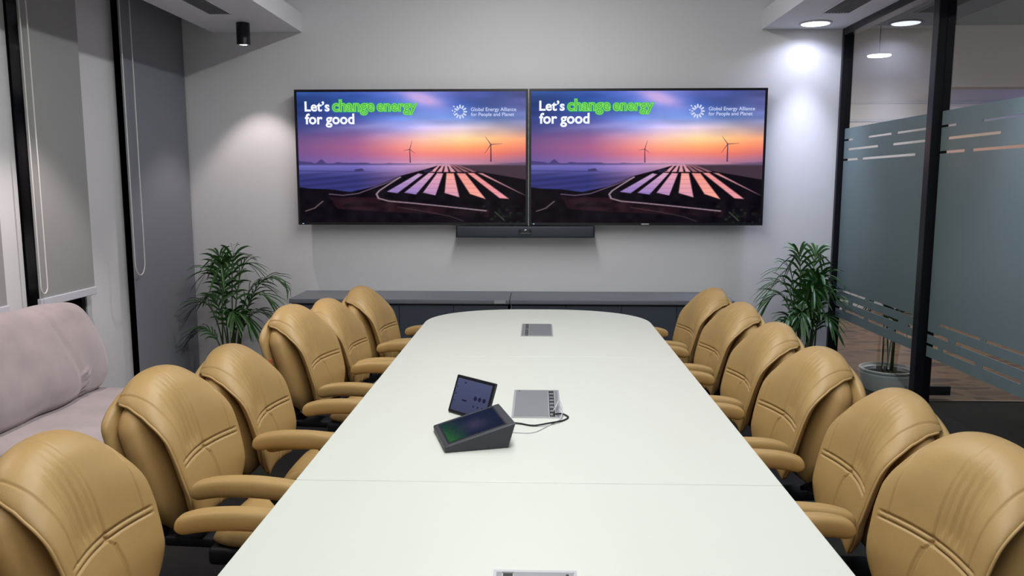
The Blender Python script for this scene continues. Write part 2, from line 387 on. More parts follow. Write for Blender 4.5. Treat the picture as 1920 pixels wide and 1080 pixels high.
# ------------------------------------------------------------------ sofa
def superloft(path, a, b, nf=40, nb=24, ns=60, p=5, disp=None, droop=None, wrap=0.0, endpow=10, bump_b=None):
    """closed padded body: path of (y,z) in the side plane, half widths a, half thicknesses b (lists over the path)"""
    P = np.array(path, float); L = np.concatenate([[0], np.cumsum(np.linalg.norm(np.diff(P, axis=0), axis=1))]); L /= L[-1]
    def smooth_interp(t, ys):
        ys = np.asarray(ys, float); m = np.gradient(ys, L)
        i = np.clip(np.searchsorted(L, t, side='right') - 1, 0, len(L) - 2); h = L[i + 1] - L[i]; x = (t - L[i]) / h
        return ((2 * x**3 - 3 * x**2 + 1) * ys[i] + (x**3 - 2 * x**2 + x) * h * m[i] + (-2 * x**3 + 3 * x**2) * ys[i + 1] + (x**3 - x**2) * h * m[i + 1])
    sv = (1 - np.cos(np.linspace(0, math.pi, ns))) / 2
    sv = .5 * sv + .5 * np.linspace(0, 1, ns)
    Y = smooth_interp(sv, P[:, 0]); Z = smooth_interp(sv, P[:, 1]); A = smooth_interp(sv, a); B = smooth_interp(sv, b)
    ty = np.gradient(Y, sv); tz = np.gradient(Z, sv); ln = np.hypot(ty, tz); ty /= ln; tz /= ln
    cap = np.clip(1 - np.abs(2 * sv - 1) ** endpow, 0.0008, 1) ** .5
    tf = np.linspace(-1, 1, nf); uf = tf * (1.5 - .5 * tf**2); uf = .6 * uf + .4 * tf
    tb = np.linspace(1, -1, nb)[1:-1]; ub = tb * (1.5 - .5 * tb**2)
    U = np.concatenate([uf, ub]); side = np.concatenate([np.ones(nf), -np.ones(nb - 2)])
    V = []
    for i, s in enumerate(sv):
        off = side * B[i] * cap[i] * np.clip(1 - np.abs(U) ** p, 0, 1) ** (1 / 2.2)
        if disp is not None: off = off + (side > 0) * disp(U, s)
        aw = A[i] * (.94 + .06 * cap[i])
        x = U * aw
        y = Y[i] - tz[i] * off; z = Z[i] + ty[i] * off
        y = y - wrap * np.abs(U) ** 2 * wrap_amount(s)
        if droop is not None: z = z - droop(s) * np.abs(U) ** 2.4
        V += list(zip(x.tolist(), y.tolist(), z.tolist()))
    n = len(U); Fc = []
    for i in range(ns - 1):
        for k in range(n):
            k2 = (k + 1) % n; Fc.append((i * n + k, i * n + k2, (i + 1) * n + k2, (i + 1) * n + k))
    Fc += [tuple(reversed(range(n))), tuple((ns - 1) * n + k for k in range(n))]
    mb = MB(); mb.add(V, Fc); return mb
def sm(x, a, b):
    t = min(max((x - a) / (b - a), 0), 1); return t * t * (3 - 2 * t)
def gauss(x, w): return np.exp(-(x / w) ** 2)

def wrap_amount(s): return (.45 + .55 * sm(s, 0, .25)) * (1 - sm(s, .55, .97))

sofa = thing('sofa', 'mauve grey velvet sofa with high cushioned back against the left wall', 'sofa', (-2.42, 3.885, 0), R_(90))
# local: faces -y  (rotated 90 deg -> faces +x); local x along the wall
def sofa_back_disp(U, s):
    d = -.012 * gauss(U - .44 + .24 * s, .035) * (1 - .3 * s)
    for k in range(5): d = d + .018 * gauss(U - .44 - .03 * (k % 2), .055) * gauss(s - .07 - .05 * k - .5 * (U - .44), .014)
    d = d + .006 * np.sin(U * 7 + s * 3) * (1 - np.abs(U)) + .004 * np.sin(U * 11 - s * 9)
    return d
superloft([(.17, .44), (.165, .55), (.18, .68), (.22, .82), (.26, .92), (.30, .965)], [.56, .585, .595, .58, .55, .52], [.10, .115, .11, .095, .08, .06],
          nf=90, nb=30, ns=90, p=7, disp=sofa_back_disp, droop=lambda s: .03 * sm(s, .6, 1), endpow=7).build('back_cushion', M_velvet, sofa, True)
def seat_disp(U, s): return .004 * np.sin(U * 9 + s * 5) + .003 * np.sin(s * 14 - U * 6) + .0 * U
superloft([(-.42, .36), (-.36, .385), (-.1, .39), (.15, .39), (.24, .385)], [.58, .59, .60, .60, .59], [.055, .06, .06, .06, .05], nf=60, ns=50, p=10, disp=seat_disp, endpow=12).build('seat_cushion', M_velvet, sofa, True)
MB().box((-.58, -.38, .10), (.58, .36, .335), .02).build('base', M_velvet, sofa, 40)
MB().box((-.55, .25, .30), (.55, .40, .84), .03).build('back_frame', M_velvet, sofa, 40)
for sx in (-1, 1):
    for sy in (-.32, .30): MB().tube([(sx * .52, sy, .0), (sx * .52, sy, .11)], [.012, .02], 12).build('leg', M_plastic, sofa, 40)

# ------------------------------------------------------------------ credenza
for x0, label in ((-1.905, 'long dark grey low cabinet under the left television'), (-.212, 'long dark grey low cabinet under the right television')):
    t = thing('credenza', label, 'cabinet', (x0 + .8465, 6.15, 0), 0, 'low cabinets along the back wall')
    hw = .8465 - .002
    MB().box((-hw + .01, -.20, .06), (hw - .01, .24, .712)).build('body', M_cred, t)
    MB().box((-hw + .03, -.16, 0), (hw - .03, .22, .06)).build('plinth', M_plastic, t)
    MB().box((-hw, -.235, .715), (hw, .245, .750), .003).build('top', M_credtop, t, 40)
    wd = (2 * hw - .02) / 4
    for k in range(4):
        a = -hw + .01 + k * wd
        MB().box((a + .002, -.218, .065), (a + wd - .002, -.2005, .700), .002).build('door', M_cred, t)
    if x0 < -1:
        tag(MB().box((hw - .115, -.2365, .720), (hw - .03, -.235, .744)).build('lock_plate', M_alu2, t), 'small silver plate on the cabinet edge')

# ------------------------------------------------------------------ televisions
def tv_picture(nx=420, ny=238):
    ctrl_v = [0, .1, .2, .28, .36, .42, .47, .52, .555]
    ctrl_u = [0, .25, .45, .55, .72, .87, 1]
    rows = [
        [(48, 78, 142), (62, 88, 165), (92, 108, 190), (120, 128, 205), (84, 92, 160), (66, 78, 140), (78, 82, 132)],
        [(40, 62, 124), (48, 84, 165), (86, 118, 205), (112, 134, 220), (76, 104, 190), (72, 86, 145), (84, 86, 140)],
        [(46, 60, 118), (70, 84, 160), (110, 140, 220), (132, 158, 232), (124, 156, 232), (104, 128, 190), (112, 124, 180)],
        [(66, 68, 124), (108, 98, 160), (166, 160, 222), (205, 186, 228), (226, 200, 214), (196, 172, 176), (170, 150, 170)],
        [(108, 80, 132), (150, 98, 146), (228, 160, 170), (252, 196, 178), (255, 218, 158), (255, 190, 132), (246, 164, 122)],
        [(120, 82, 134), (164, 96, 138), (240, 142, 136), (253, 164, 130), (255, 170, 116), (254, 150, 104), (240, 134, 110)],
        [(116, 82, 138), (156, 94, 142), (222, 122, 136), (240, 134, 130), (240, 132, 118), (232, 120, 108), (206, 112, 116)],
        [(108, 86, 150), (140, 100, 160), (196, 128, 162), (214, 142, 164), (204, 132, 152), (186, 118, 138), (160, 108, 140)],
        [(96, 84, 150), (134, 108, 172), (196, 150, 190), (216, 168, 190), (196, 144, 168), (160, 116, 140), (138, 104, 140)]]
    lin = np.vectorize(lambda v: (v / 255 / 12.92) if v <= 10.3 else ((v / 255 + .055) / 1.055) ** 2.4)
    u = np.linspace(0, 1, nx); v = np.linspace(0, 1, ny); Ug, Vg = np.meshgrid(u, v)
    Rw = np.array(rows, float)
    img = np.zeros((ny, nx, 3))
    for c in range(3):
        tmp = np.array([np.interp(u, ctrl_u, Rw[r, :, c]) for r in range(len(rows))])
        for i in range(nx): img[:, i, c] = np.interp(v, ctrl_v, tmp[:, i])
    rs = np.random.RandomState(4)
    def noise(sx, sy):
        g = rs.rand(sy + 2, sx + 2); x = Ug * sx; y = Vg * sy; xi = x.astype(int); yi = y.astype(int); fx = x - xi; fy = y - yi
        fx = fx * fx * (3 - 2 * fx); fy = fy * fy * (3 - 2 * fy)
        return (g[yi, xi] * (1 - fx) + g[yi, xi + 1] * fx) * (1 - fy) + (g[yi + 1, xi] * (1 - fx) + g[yi + 1, xi + 1] * fx) * fy
    def blend(mask, col):
        nonlocal img
        col = np.array(col, float)
        if col.ndim == 1: col = col[None, None, :]
        img = img * (1 - mask[..., None]) + col * mask[..., None]
    def soft(d, w=.0022): return np.clip(.5 - d / w / 2, 0, 1)
    cl = noise(5, 14) * .6 + noise(11, 30) * .4
    sky = np.clip((.42 - Vg) / .2, 0, 1)
    img *= (1 + (cl - .5) * .34 * sky)[..., None]
    pc = np.exp(-((Ug - .55 - .35 * (Vg - .05)) / .075) ** 2 - ((Vg - .035 - (Ug - .5) * .35) / .05) ** 2)
    blend(np.clip(pc * 1.0, 0, .85), (206, 172, 224))
    pc = np.exp(-((Ug - .38) / .22) ** 2 - ((Vg - .25 + (Ug - .38) * .12) / .022) ** 2); blend(pc * .35, (176, 170, 230))
    # land
    land = Vg > .553
    m = soft(.553 - Vg)
    g1 = np.interp(Ug.ravel(), [0, .25, .45, .6, .7, .85, 1], range(7)).reshape(Ug.shape)
    def rowc(cols): return np.stack([np.interp(u, [0, .25, .45, .6, .7, .85, 1], [c[k] for c in cols]) for k in range(3)], -1)[None]
    far = rowc([(112, 108, 184), (122, 112, 190), (186, 150, 205), (214, 160, 190), (120, 90, 110), (84, 66, 80), (80, 62, 80)])
    near = rowc([(52, 56, 118), (54, 56, 122), (110, 84, 130), (60, 44, 60), (44, 34, 44), (40, 32, 40), (36, 28, 38)])
    k = np.clip((Vg - .555) / .10, 0, 1)[..., None]
    blend(m, far * (1 - k) + near * k)
    # tree line
    tl = .545 - .022 * noise(40, 2) * np.clip(1 - Ug * 2.2, .25, 1) - .02 * np.exp(-((Ug - .10) / .015) ** 2)
    blend(soft(tl - Vg) * soft(Vg - .556, .006) * np.clip(1.3 - Ug * 1.7, 0, .8), (62, 56, 104))
    blend(soft(.543 - Vg - .012 * noise(20, 2)) * soft(Vg - .558, .005) * np.clip((Ug - .85) * 8, 0, .7), (92, 76, 104))
    # blue panel field rows on the left
    rowsn = .5 + .5 * np.sin((Vg * 150 + Ug * 26))
    fm = soft(.612 - Vg) * np.clip(1 - (Ug - .2) * 1.5, 0, 1)
    img *= (1 - .16 * rowsn * fm)[..., None]
    blend(soft(np.abs(Vg - .600 - .02 * Ug) - .003) * soft(Ug - .30, .05) * .6, (36, 36, 70))
    # poly helper
    def poly(pts):
        ins = np.zeros(Ug.shape, bool); d = np.full(Ug.shape, 9.0); n = len(pts)
        for i in range(n):
            (x0, y0), (x1, y1) = pts[i], pts[(i + 1) % n]
            cnd = ((y0 > Vg) != (y1 > Vg)); xx = (x1 - x0) * (Vg - y0) / ((y1 - y0) if y1 != y0 else 1e-9) + x0
            ins ^= cnd & (Ug < xx)
            ex, ey = x1 - x0, (y1 - y0); t = np.clip(((Ug - x0) * ex + (Vg - y0) * ey) / (ex * ex + ey * ey + 1e-12), 0, 1)
            d = np.minimum(d, np.hypot(Ug - x0 - t * ex, Vg - y0 - t * ey))
        return soft(np.where(ins, -d, d), .0025)
    def line(pts, wd, col, al=1):
        d = np.full(Ug.shape, 9.0)
        for (x0, y0), (x1, y1) in zip(pts[:-1], pts[1:]):
            ex, ey = x1 - x0, y1 - y0; t = np.clip(((Ug - x0) * ex + (Vg - y0) * ey) / (ex * ex + ey * ey + 1e-12), 0, 1)
            d = np.minimum(d, np.hypot(Ug - x0 - t * ex, Vg - y0 - t * ey))
        blend(soft(d - wd) * al, col)
    q = lambda x, y: ((x - 55) / 1485, (y - 85) / 855)     # coordinates measured on the enlarged screen
    # dark ground
    blend(poly([q(40, 705), q(120, 715), q(250, 720), q(390, 738), q(560, 700), q(720, 632), q(880, 590), q(960, 566), q(1560, 600), q(1560, 960), q(40, 960)]), (15, 10, 18))
    blend(poly([q(1060, 565), q(1560, 566), q(1560, 660), q(1250, 606)]), (66, 50, 62))
    n2 = noise(30, 20)
    blend(poly([q(250, 770), q(560, 775), q(760, 800), q(1300, 860), q(1300, 900), q(800, 880), q(300, 850)]) * .55 * np.clip(noise(24, 30) * 1.6, 0, 1), (60, 30, 40))
    img += (n2[..., None] - .5) * 14 * (Vg > .75)[..., None]
    # far panels fan
    for xb, xt in ((940, 980), (985, 1004), (1030, 1020), (1075, 1036), (1120, 1052), (1165, 1070), (1215, 1090)):
        blend(poly([q(xb - 24, 606), q(xb + 8, 606), q(xt + 6, 558), q(xt - 4, 558)]), (214, 150, 164) if xb < 1100 else (150, 100, 110))
    # near panels
    panels = [([(630, 736), (700, 746), (868, 622), (838, 616)], (128, 108, 180), (200, 160, 196)),
              ([(745, 742), (822, 754), (945, 614), (908, 612)], (140, 118, 190), (220, 165, 190)),
              ([(868, 742), (950, 760), (1002, 616), (962, 614)], (176, 136, 188), (232, 160, 176)),
              ([(1010, 744), (1106, 772), (1072, 616), (1024, 614)], (214, 150, 176), (250, 166, 150)),
              ([(1176, 750), (1278, 784), (1146, 616), (1090, 614)], (246, 164, 150), (240, 150, 140)),
              ([(1370, 778), (1430, 782), (1204, 614), (1160, 612)], (232, 150, 160), (238, 150, 146)),
              ([(1500, 744), (1538, 760), (1262, 616), (1228, 612)], (150, 110, 130), (220, 150, 150))]
    for pts, c0, c1 in panels:
        pm = poly([q(*p_) for p_ in pts]); t = np.clip((Vg - .62) / .18, 0, 1)[..., None]
        blend(pm, np.array(c0)[None, None] * t + np.array(c1)[None, None] * (1 - t))
        ln_ = (np.abs(((Vg - .6) * 30) % 1 - .5) > .46)
        blend(pm * ln_ * .25, (90, 60, 100))
    # roads
    line([q(250, 752), q(340, 760), q(440, 748), q(600, 690), q(720, 640)], .003, (120, 100, 124), .9)
    line([q(720, 640), q(640, 690), q(580, 730), q(562, 752), q(575, 780), q(640, 798), q(800, 812), q(1000, 832), q(1280, 862)], .0042, (170, 146, 160), .85)
    line([q(90, 865), q(150, 845), q(205, 800)], .003, (150, 130, 130), .7)
    line([q(700, 838), q(900, 870), q(1050, 900), q(1130, 930)], .002, (120, 100, 100), .5)
    line([q(1340, 870), q(1400, 925)], .003, (90, 110, 84), .6)
    blend(np.clip(noise(60, 40) - .62, 0, 1) * 3 * (np.abs(Ug - .9) < .1) * (Vg > .86) * .5, (50, 76, 40))
    blend(poly([q(870, 595), q(925, 585), q(935, 600), q(880, 612)]), (40, 34, 60))
    blend(poly([q(420, 590), q(470, 582), q(485, 598), q(425, 602)]) * .8, (50, 46, 80))
    img = np.clip(img, 0, 255)
    return lin(img), nx, ny
def vcol_emission(name, strength):
    m = bpy.data.materials.new(name); m.use_nodes = True; nt = m.node_tree; nt.nodes.clear()
    a = nt.nodes.new('ShaderNodeAttribute'); a.attribute_name = 'picture'
    e = nt.nodes.new('ShaderNodeEmission'); e.inputs[1].default_value = strength
    g = nt.nodes.new('ShaderNodeBsdfGlossy'); g.inputs['Roughness'].default_value = .15; g.inputs[0].default_value = (.010, .010, .010, 1)
    ad = nt.nodes.new('ShaderNodeAddShader'); o = nt.nodes.new('ShaderNodeOutputMaterial')
    nt.links.new(a.outputs['Color'], e.inputs[0]); nt.links.new(e.outputs[0], ad.inputs[0]); nt.links.new(g.outputs[0], ad.inputs[1]); nt.links.new(ad.outputs[0], o.inputs[0]); return m
def picture_mesh(name, pic, nx, ny, w_, h_, m):
    me = bpy.data.meshes.new(name)
    xs = np.linspace(-w_ / 2, w_ / 2, nx); zs = np.linspace(h_ / 2, -h_ / 2, ny); X, Z = np.meshgrid(xs, zs)
    V = np.stack([X, np.zeros_like(X), Z], -1).reshape(-1, 3)
    idx = np.arange(nx * ny).reshape(ny, nx)
    Fq = np.stack([idx[1:, :-1], idx[1:, 1:], idx[:-1, 1:], idx[:-1, :-1]], -1).reshape(-1, 4)
    me.from_pydata(V.tolist(), [], Fq.tolist()); me.update()
    ca = me.color_attributes.new('picture', 'FLOAT_COLOR', 'POINT')
    ca.data.foreach_set('color', np.concatenate([pic.reshape(-1, 3), np.ones((nx * ny, 1))], 1).astype(np.float32).ravel())
    me.materials.append(m); return me

def text_mesh(txt, width, offset=0.0, m=None, spacing=1.0):
    """flat lettering, left-bottom at the origin of the first glyph, scaled to a given width; cap height returned"""
    def raw(off):
        c = bpy.data.curves.new('lettering', 'FONT'); c.body = txt; c.size = 1; c.bevel_depth = max(off, 0); c.offset = min(off, 0); c.bevel_resolution = 1; c.space_character = spacing; c.resolution_u = 6
        o = bpy.data.objects.new('lettering', c); COL.objects.link(o)
        bpy.context.view_layer.update()
        me_ = bpy.data.meshes.new_from_object(o.evaluated_get(bpy.context.evaluated_depsgraph_get()))
        bpy.data.objects.remove(o); return me_
    ref = raw(0.0); xs = [v.co.x for v in ref.vertices]; x0, x1 = min(xs), max(xs); k = width / (x1 - x0)
    me = raw(offset)
    for v in me.vertices: v.co = Vector(((v.co.x - x0) * k, -v.co.z * k * .02, v.co.y * k))
    me.materials.clear(); me.materials.append(m); me.update(); return me, k

PIC, PNX, PNY = tv_picture()
M_pic = vcol_emission('landscape_picture', 1.05)
SW, SH = 1.800, 1.018
ME_pic = picture_mesh('screen', PIC, PNX, PNY, SW, SH, M_pic)
M_txt = emission_mat('white_lettering', srgb(232, 236, 255), 1.15)
M_txt2 = emission_mat('pale_lettering', srgb(208, 218, 252), 1.0)
M_glow = emission_mat('green_lettering_edge', srgb(142, 238, 104), 1.0)
M_ingr = emission_mat('green_lettering_fill', srgb(76, 168, 66), 1.0)
def halo_mat():
    m = bpy.data.materials.new('green_halo'); m.use_nodes = True; nt = m.node_tree; nt.nodes.clear()
    e = nt.nodes.new('ShaderNodeEmission'); e.inputs[0].default_value = srgb(60, 190, 80)
    t = nt.nodes.new('ShaderNodeBsdfTransparent'); x = nt.nodes.new('ShaderNodeMixShader'); x.inputs[0].default_value = .45
    o = nt.nodes.new('ShaderNodeOutputMaterial'); nt.links.new(t.outputs[0], x.inputs[1]); nt.links.new(e.outputs[0], x.inputs[2]); nt.links.new(x.outputs[0], o.inputs[0]); return m
M_halo = halo_mat()
def sxz(x, y):   # enlarged-screen coordinates -> screen metres
    return ((x - 55) / 1485 - .5) * SW, (.5 - (y - 85) / 855) * SH
def screen_text(txt, x0, y, x1, m, parent, dy, off=0.0, name='lettering', zs=1.0):
    a, z = sxz(x0, y); b, _ = sxz(x1, y); me, k = text_mesh(txt, b - a, off, m)
    for v in me.vertices: v.co.z *= zs
    o = bpy.data.objects.new(name, me); COL.objects.link(o); o.parent = parent; o.location = (a, dy, z); return o
M_turb = emission_mat('turbine_ink', srgb(86, 58, 84), 1)
def television(xc, label, lx):
    t = thing('television', label, 'television', (xc, 6.28, 1.825), 0, 'wall-mounted televisions')
    MB().box((-.918, .0, -.528), (.918, .05, .528), .006).build('housing', M_tvback, t)
    MB().box((-.60, .05, -.40), (.60, .118, .35), .01).build('wall_mount', M_plastic, t)
    b = MB(); 
    for lo, hi in (((-.918, -.006, .510), (.918, .001, .528)), ((-.918, -.006, -.528), (.918, .001, -.509)), ((-.918, -.006, -.510), (-.900, .001, .511)), ((.900, -.006, -.510), (.918, .001, .511))): b.box(lo, hi)
    b.build('bezel', M_tvback, t)
    s = bpy.data.objects.new('screen', ME_pic); COL.objects.link(s); s.parent = t; s.location = (0, -.001, .0005)
    screen_text('Let\u2019s', 108, 208, 266, M_txt, s, -.0016, .028, zs=.98)
    screen_text('for good', 108, 291, 426, M_txt, s, -.0016, .028, zs=1.0)
    for word, xa, xb in (('change', 290, 557), ('energy', 580, 832)):
        screen_text(word, xa, 208, xb, M_halo, s, -.0009, .085, 'lettering_glow')
        screen_text(word, xa, 208, xb, M_glow, s, -.0014, .034, 'lettering')
        screen_text(word, xa, 208, xb, M_ingr, s, -.0021, -.008, 'lettering_fill')
    screen_text('Global Energy Alliance', 1186, 211, 1478, M_txt2, s, -.0016, .006)
    screen_text('for People and Planet', 1186, 243, 1464, M_txt2, s, -.0016, .006)
    # ring of twelve rounded rays
    lg = MB(); cx, cz = sxz(1116, 215)
    def capsule(ang, r0, r1, wd):
        pts = []
        for k in range(9):
            a = -math.pi / 2 + math.pi * k / 8; pts.append((r1 + wd * math.cos(a), wd * math.sin(a)))
        for k in range(9):
            a = math.pi / 2 + math.pi * k / 8; pts.append((r0 + wd * math.cos(a), wd * math.sin(a)))
        V = [(cx + r * math.cos(ang) - q_ * math.sin(ang), 0, cz + r * math.sin(ang) + q_ * math.cos(ang)) for r, q_ in pts]
        lg.add(V, [tuple(range(len(V)))])
    for k in range(12):
        a = R_(90 + 30 * k)
        if k in (1, 2, 3): capsule(a, .026 if k != 3 else .040, .044 if k != 3 else .042, .0062)
        else: capsule(a, .031, .049, .0062)
    capsule(R_(140), .060, .066, .0045); capsule(R_(172), .058, .062, .0045); capsule(R_(195), .052, .056, .003)
    o = lg.build('emblem', M_txt2, s); o.location = (0, -.0016, 0)
    # wind turbines
    tb = MB()
    def quad(x0, y0, x1, y1, w0, w1):
        a = Vector(sxz(x0, y0)); b_ = Vector(sxz(x1, y1)); d = (b_ - a).normalized(); n = Vector((-d.y, d.x))
        V = [a + n * w0, a - n * w0, b_ - n * w1, b_ + n * w1]; tb.add([(p.x, 0, p.y) for p in V], [(0, 1, 2, 3)])
    quad(788, 546, 786, 458, .0045, .0028); quad(786, 458, 802, 400, .003, .0008); quad(786, 458, 748, 466, .0026, .0008); quad(786, 458, 818, 484, .0026, .0008)
    o = tb.build('wind_turbine', M_turb, s); o.location = (0, -.0012, 0); tb = MB()
    quad(1314, 540, 1314, 426, .0055, .0035); quad(1314, 426, 1276, 374, .0034, .001); quad(1314, 426, 1388, 422, .0032, .001); quad(1314, 426, 1274, 486, .0032, .001)
    o = tb.build('wind_turbine', M_turb, s); o.location = (0, -.0012, 0)
    return t
t1 = television(-.998, 'wall television on the left showing wind turbines at sunset', 0)
t2 = television(.845, 'wall television on the right showing wind turbines at sunset', 0)
for tt, x in ((t1, -.885), (t2, -.885)):
    MB().box((x, -.0075, -.522), (x + .012, -.006, -.516)).build('power_light', emission_mat('led', srgb(150, 190, 230), 1), tt)
MB().box((-.03, -.0075, -.522), (.03, -.006, -.515)).build('badge', M_rail, t2)

sb = thing('video_bar', 'long dark grey speaker bar with camera mounted below the televisions', 'speaker', (-.102, 6.30, 1.243))
MB().box((-.545, -.05, -.046), (.545, .04, .046), .012).build('body', M_bar, sb, 40)
MB().box((-.2, .04, -.03), (.2, .098, .03)).build('bracket', M_plastic, sb)
MB().box((-.05, -.058, -.020), (.05, -.049, .020), .012).build('lens_window', mat('lens', srgb(12, 10, 30), .1, coat=1), sb, 40)
for sx in (-1, 1): MB().box((sx * .545 - .004, -.051, -.046), (sx * .545 + .004, .041, .046), .003).build('end_cap', M_plastic, sb)

# ------------------------------------------------------------------ table
table = thing('conference_table', 'long white boat-shaped conference table down the middle of the room', 'table', (0, 3.07, 0))
def outline():
    pts = []
    for k in range(49):
        th = math.pi * k / 48; x = .716 * math.copysign(abs(math.cos(th)) ** (2 / 2.5), math.cos(th)); y = 4.93 + .535 * abs(math.sin(th)) ** (2 / 2.1)
        pts.append((x, y))
    return pts
far = outline(); top_far = far + [(-.716, 3.9335), (.716, 3.9335)]
near = [(x, 6.14 - y) for x, y in far]
def slab(name, poly):
    o = MB().prism([(x, y - 3.07) for x, y in poly], .7150, .75).build(name, M_table, table)
    md = o.modifiers.new('edge', 'BEVEL'); md.width = .003; md.segments = 2; md.limit_method = 'ANGLE'; md.angle_limit = R_(50)
slab('tabletop', top_far)
slab('tabletop', [(-.716, 2.2275), (.716, 2.2275), (.716, 3.9315), (-.716, 3.9315)])
slab('tabletop', list(reversed(near)) + [(.716, 2.2255), (-.716, 2.2255)] if False else [(p[0], p[1]) for p in near] + [(-.716, 2.2255), (.716, 2.2255)])
for y in (-1.5, 0, 1.5):
    MB().box((-.28, y - .22, .0), (.28, y + .22, .66), .01).build('pedestal', M_cred, table, 40)
    MB().box((-.42, y - .35, .66), (.42, y + .35, .7145), .004).build('underframe', M_plastic, table)
MB().box((-.03, -1.7, .60), (.03, 1.7, .66)).build('cable_tray', M_plastic, table)

def power_box(y, strip_left, label):
    t = thing('table_power_box', label, 'power box', (-.003, y, .75), 0, 'flush power boxes in the tabletop')
    f = MB()
    for lo, hi in (((-.094, -.20, .0003), (.094, -.190, .003)), ((-.094, .190, .0003), (.094, .20, .003)), ((-.094, -.19, .0003), (-.087, .19, .003)), ((.087, -.19, .0003), (.094, .19, .003))): f.box(lo, hi)
    f.build('frame', M_alu2, t)
    s = -1 if strip_left else 1
    a, b = sorted((s * .048, -s * .086))
    MB().box((a, -.188, .0006), (b, .188, .0042), .001).build('lid', M_alu, t)
    a, b = sorted((s * .050, s * .072))
    o = MB().box((a, -.186, .0003), (b, .186, .0018)).build('socket_well', M_plastic, t)
    rnd = random.Random(int(y * 100)); k = None
    for i in range(7):
        yy = -.17 + i * .05; MB().box((a + .003, yy, .0018), (b - .003, yy + .016 + rnd.random() * .016, .0026)).build('socket', M_alu, o)
    a, b = sorted((s * .074, s * .087))
    MB().box((a, -.188, .0006), (b, .188, .0036)).build('side_strip', M_alu, t)
    MB().lathe([(.0035, 0), (.0035, .001), (0, .001)], (-s * .072, .175, .0042), 12).build('latch_button', M_plastic, t)
power_box(4.67, True, 'silver power box near the far end of the white table')
power_box(3.07, False, 'silver power box beside the tablet, with cables coming out')
power_box(1.49, True, 'silver power box at the bottom edge of the photo, nearest the camera')

# wedge-shaped touch console
wd_rot = R_(16.2)
con = thing('touch_console', 'charcoal wedge-shaped touchscreen console on the table, in front of the tablet', 'touchscreen console', (-.298, 2.471, .7503), wd_rot)
L0, W0 = .212, .247
Vb = [(0, 0, 0), (L0, 0, 0), (L0, W0, 0), (0, W0, 0), (-.003, 0, .020), (L0 + .026, .0, .084), (L0 + .026, W0, .084), (-.003, W0, .020)]
o = MB().add(Vb, [(0, 3, 2, 1), (4, 5, 6, 7), (0, 1, 5, 4), (1, 2, 6, 5), (2, 3, 7, 6), (3, 0, 4, 7)]).build('housing', M_dev, con)
md = o.modifiers.new('edge', 'BEVEL'); md.width = .005; md.segments = 3
ang = math.atan2(.064, L0 + .029)
def contop(u_, v_, h): # point on the sloped top
    return Vector((-.003 + u_ * math.cos(ang) - h * math.sin(ang), v_, .020 + u_ * math.sin(ang) + h * math.cos(ang)))
Ltop = math.hypot(.064, L0 + .029)
def console_pic(nx=60, ny=80):
    u = np.linspace(0, 1, nx); v = np.linspace(0, 1, ny); U, V = np.meshgrid(u, v)
    base = np.zeros((ny, nx, 3)) + np.array([26, 34, 58.])
    g = np.clip(1.1 - 2.6 * U, 0, 1) * np.clip(.35 + .65 * V, 0, 1); base = base * (1 - g[..., None]) + g[..., None] * np.array([44, 96, 48.])
    rs = np.random.RandomState(2); n = rs.rand(ny, nx); n = (n + np.roll(n, 1, 0) + np.roll(n, 1, 1)) / 3
    base *= (.82 + .36 * n)[..., None]
    g = np.exp(-((U - .55) / .22) ** 2 - ((V - .55) / .3) ** 2); base = base * (1 - .5 * g[..., None]) + .5 * g[..., None] * np.array([88, 72, 98.])
    b = base / 255; return np.where(b < .04, b / 12.92, ((b + .055) / 1.055) ** 2.4), nx, ny
cp, cnx, cny = console_pic()
sw_, sh_ = Ltop - .055, W0 - .05
scr = bpy.data.objects.new('screen', picture_mesh('screen', cp, cnx, cny, sw_, sh_, vcol_emission('console_picture', 1.0)))
COL.objects.link(scr); scr.parent = con
cpt = contop(.022 + sw_ / 2, W0 / 2, .0012)
scr.matrix_local = Matrix.Translation(cpt) @ Matrix.Rotation(-ang, 4, 'Y') @ Matrix.Rotation(-math.pi / 2, 4, 'X')
gb = MB(); 
MB().box((-sw_ / 2 - .006, -sh_ / 2 - .006, -.0002), (sw_ / 2 + .006, sh_ / 2 + .006, .0006), 0, Matrix.Translation(contop(.022 + sw_ / 2, W0 / 2, .0003)) @ Matrix.Rotation(-ang, 4, 'Y')).build('screen_border', M_tvback, con)

# tablet
tab = thing('tablet', 'black-framed tablet leaning on its stand behind the wedge console', 'tablet', (-.345, 2.94, .7505), math.atan2(-.66, .72))
tilt = math.atan2(.055, .139)
Mt = Matrix.Rotation(-tilt, 4, 'X')
TW, TH = .213, .150
MB().box((0, 0, .003), (TW, .010, TH), .004, Mt).build('housing', M_dev, tab, 40)
MB().box((.002, -.0012, .005), (TW - .002, .0002, TH - .002), .001, Mt).build('bezel', M_tvback, tab)
def tabpic(nx=40, ny=30):
    u = np.linspace(0, 1, nx); v = np.linspace(0, 1, ny); U, V = np.meshgrid(u, v)
    b = (np.array([74, 80, 112.]) * (1 - .14 * V[..., None]) + np.zeros((ny, nx, 3))) / 255
    return np.where(b < .04, b / 12.92, ((b + .055) / 1.055) ** 2.4), nx, ny
tp, tnx, tny = tabpic()
ts = bpy.data.objects.new('screen', picture_mesh('screen', tp, tnx, tny, TW - .024, TH - .026, vcol_emission('tablet_picture', 1.0))); COL.objects.link(ts); ts.parent = tab
ts.matrix_local = Mt @ Matrix.Translation((TW / 2, -.0022, TH / 2 + .001))
ic = MB()
def disc(cx, cz, r, n=20): ic.add([(cx + r * math.cos(2 * math.pi * k / n), 0, cz + r * math.sin(2 * math.pi * k / n)) for k in range(n)], [tuple(range(n))])
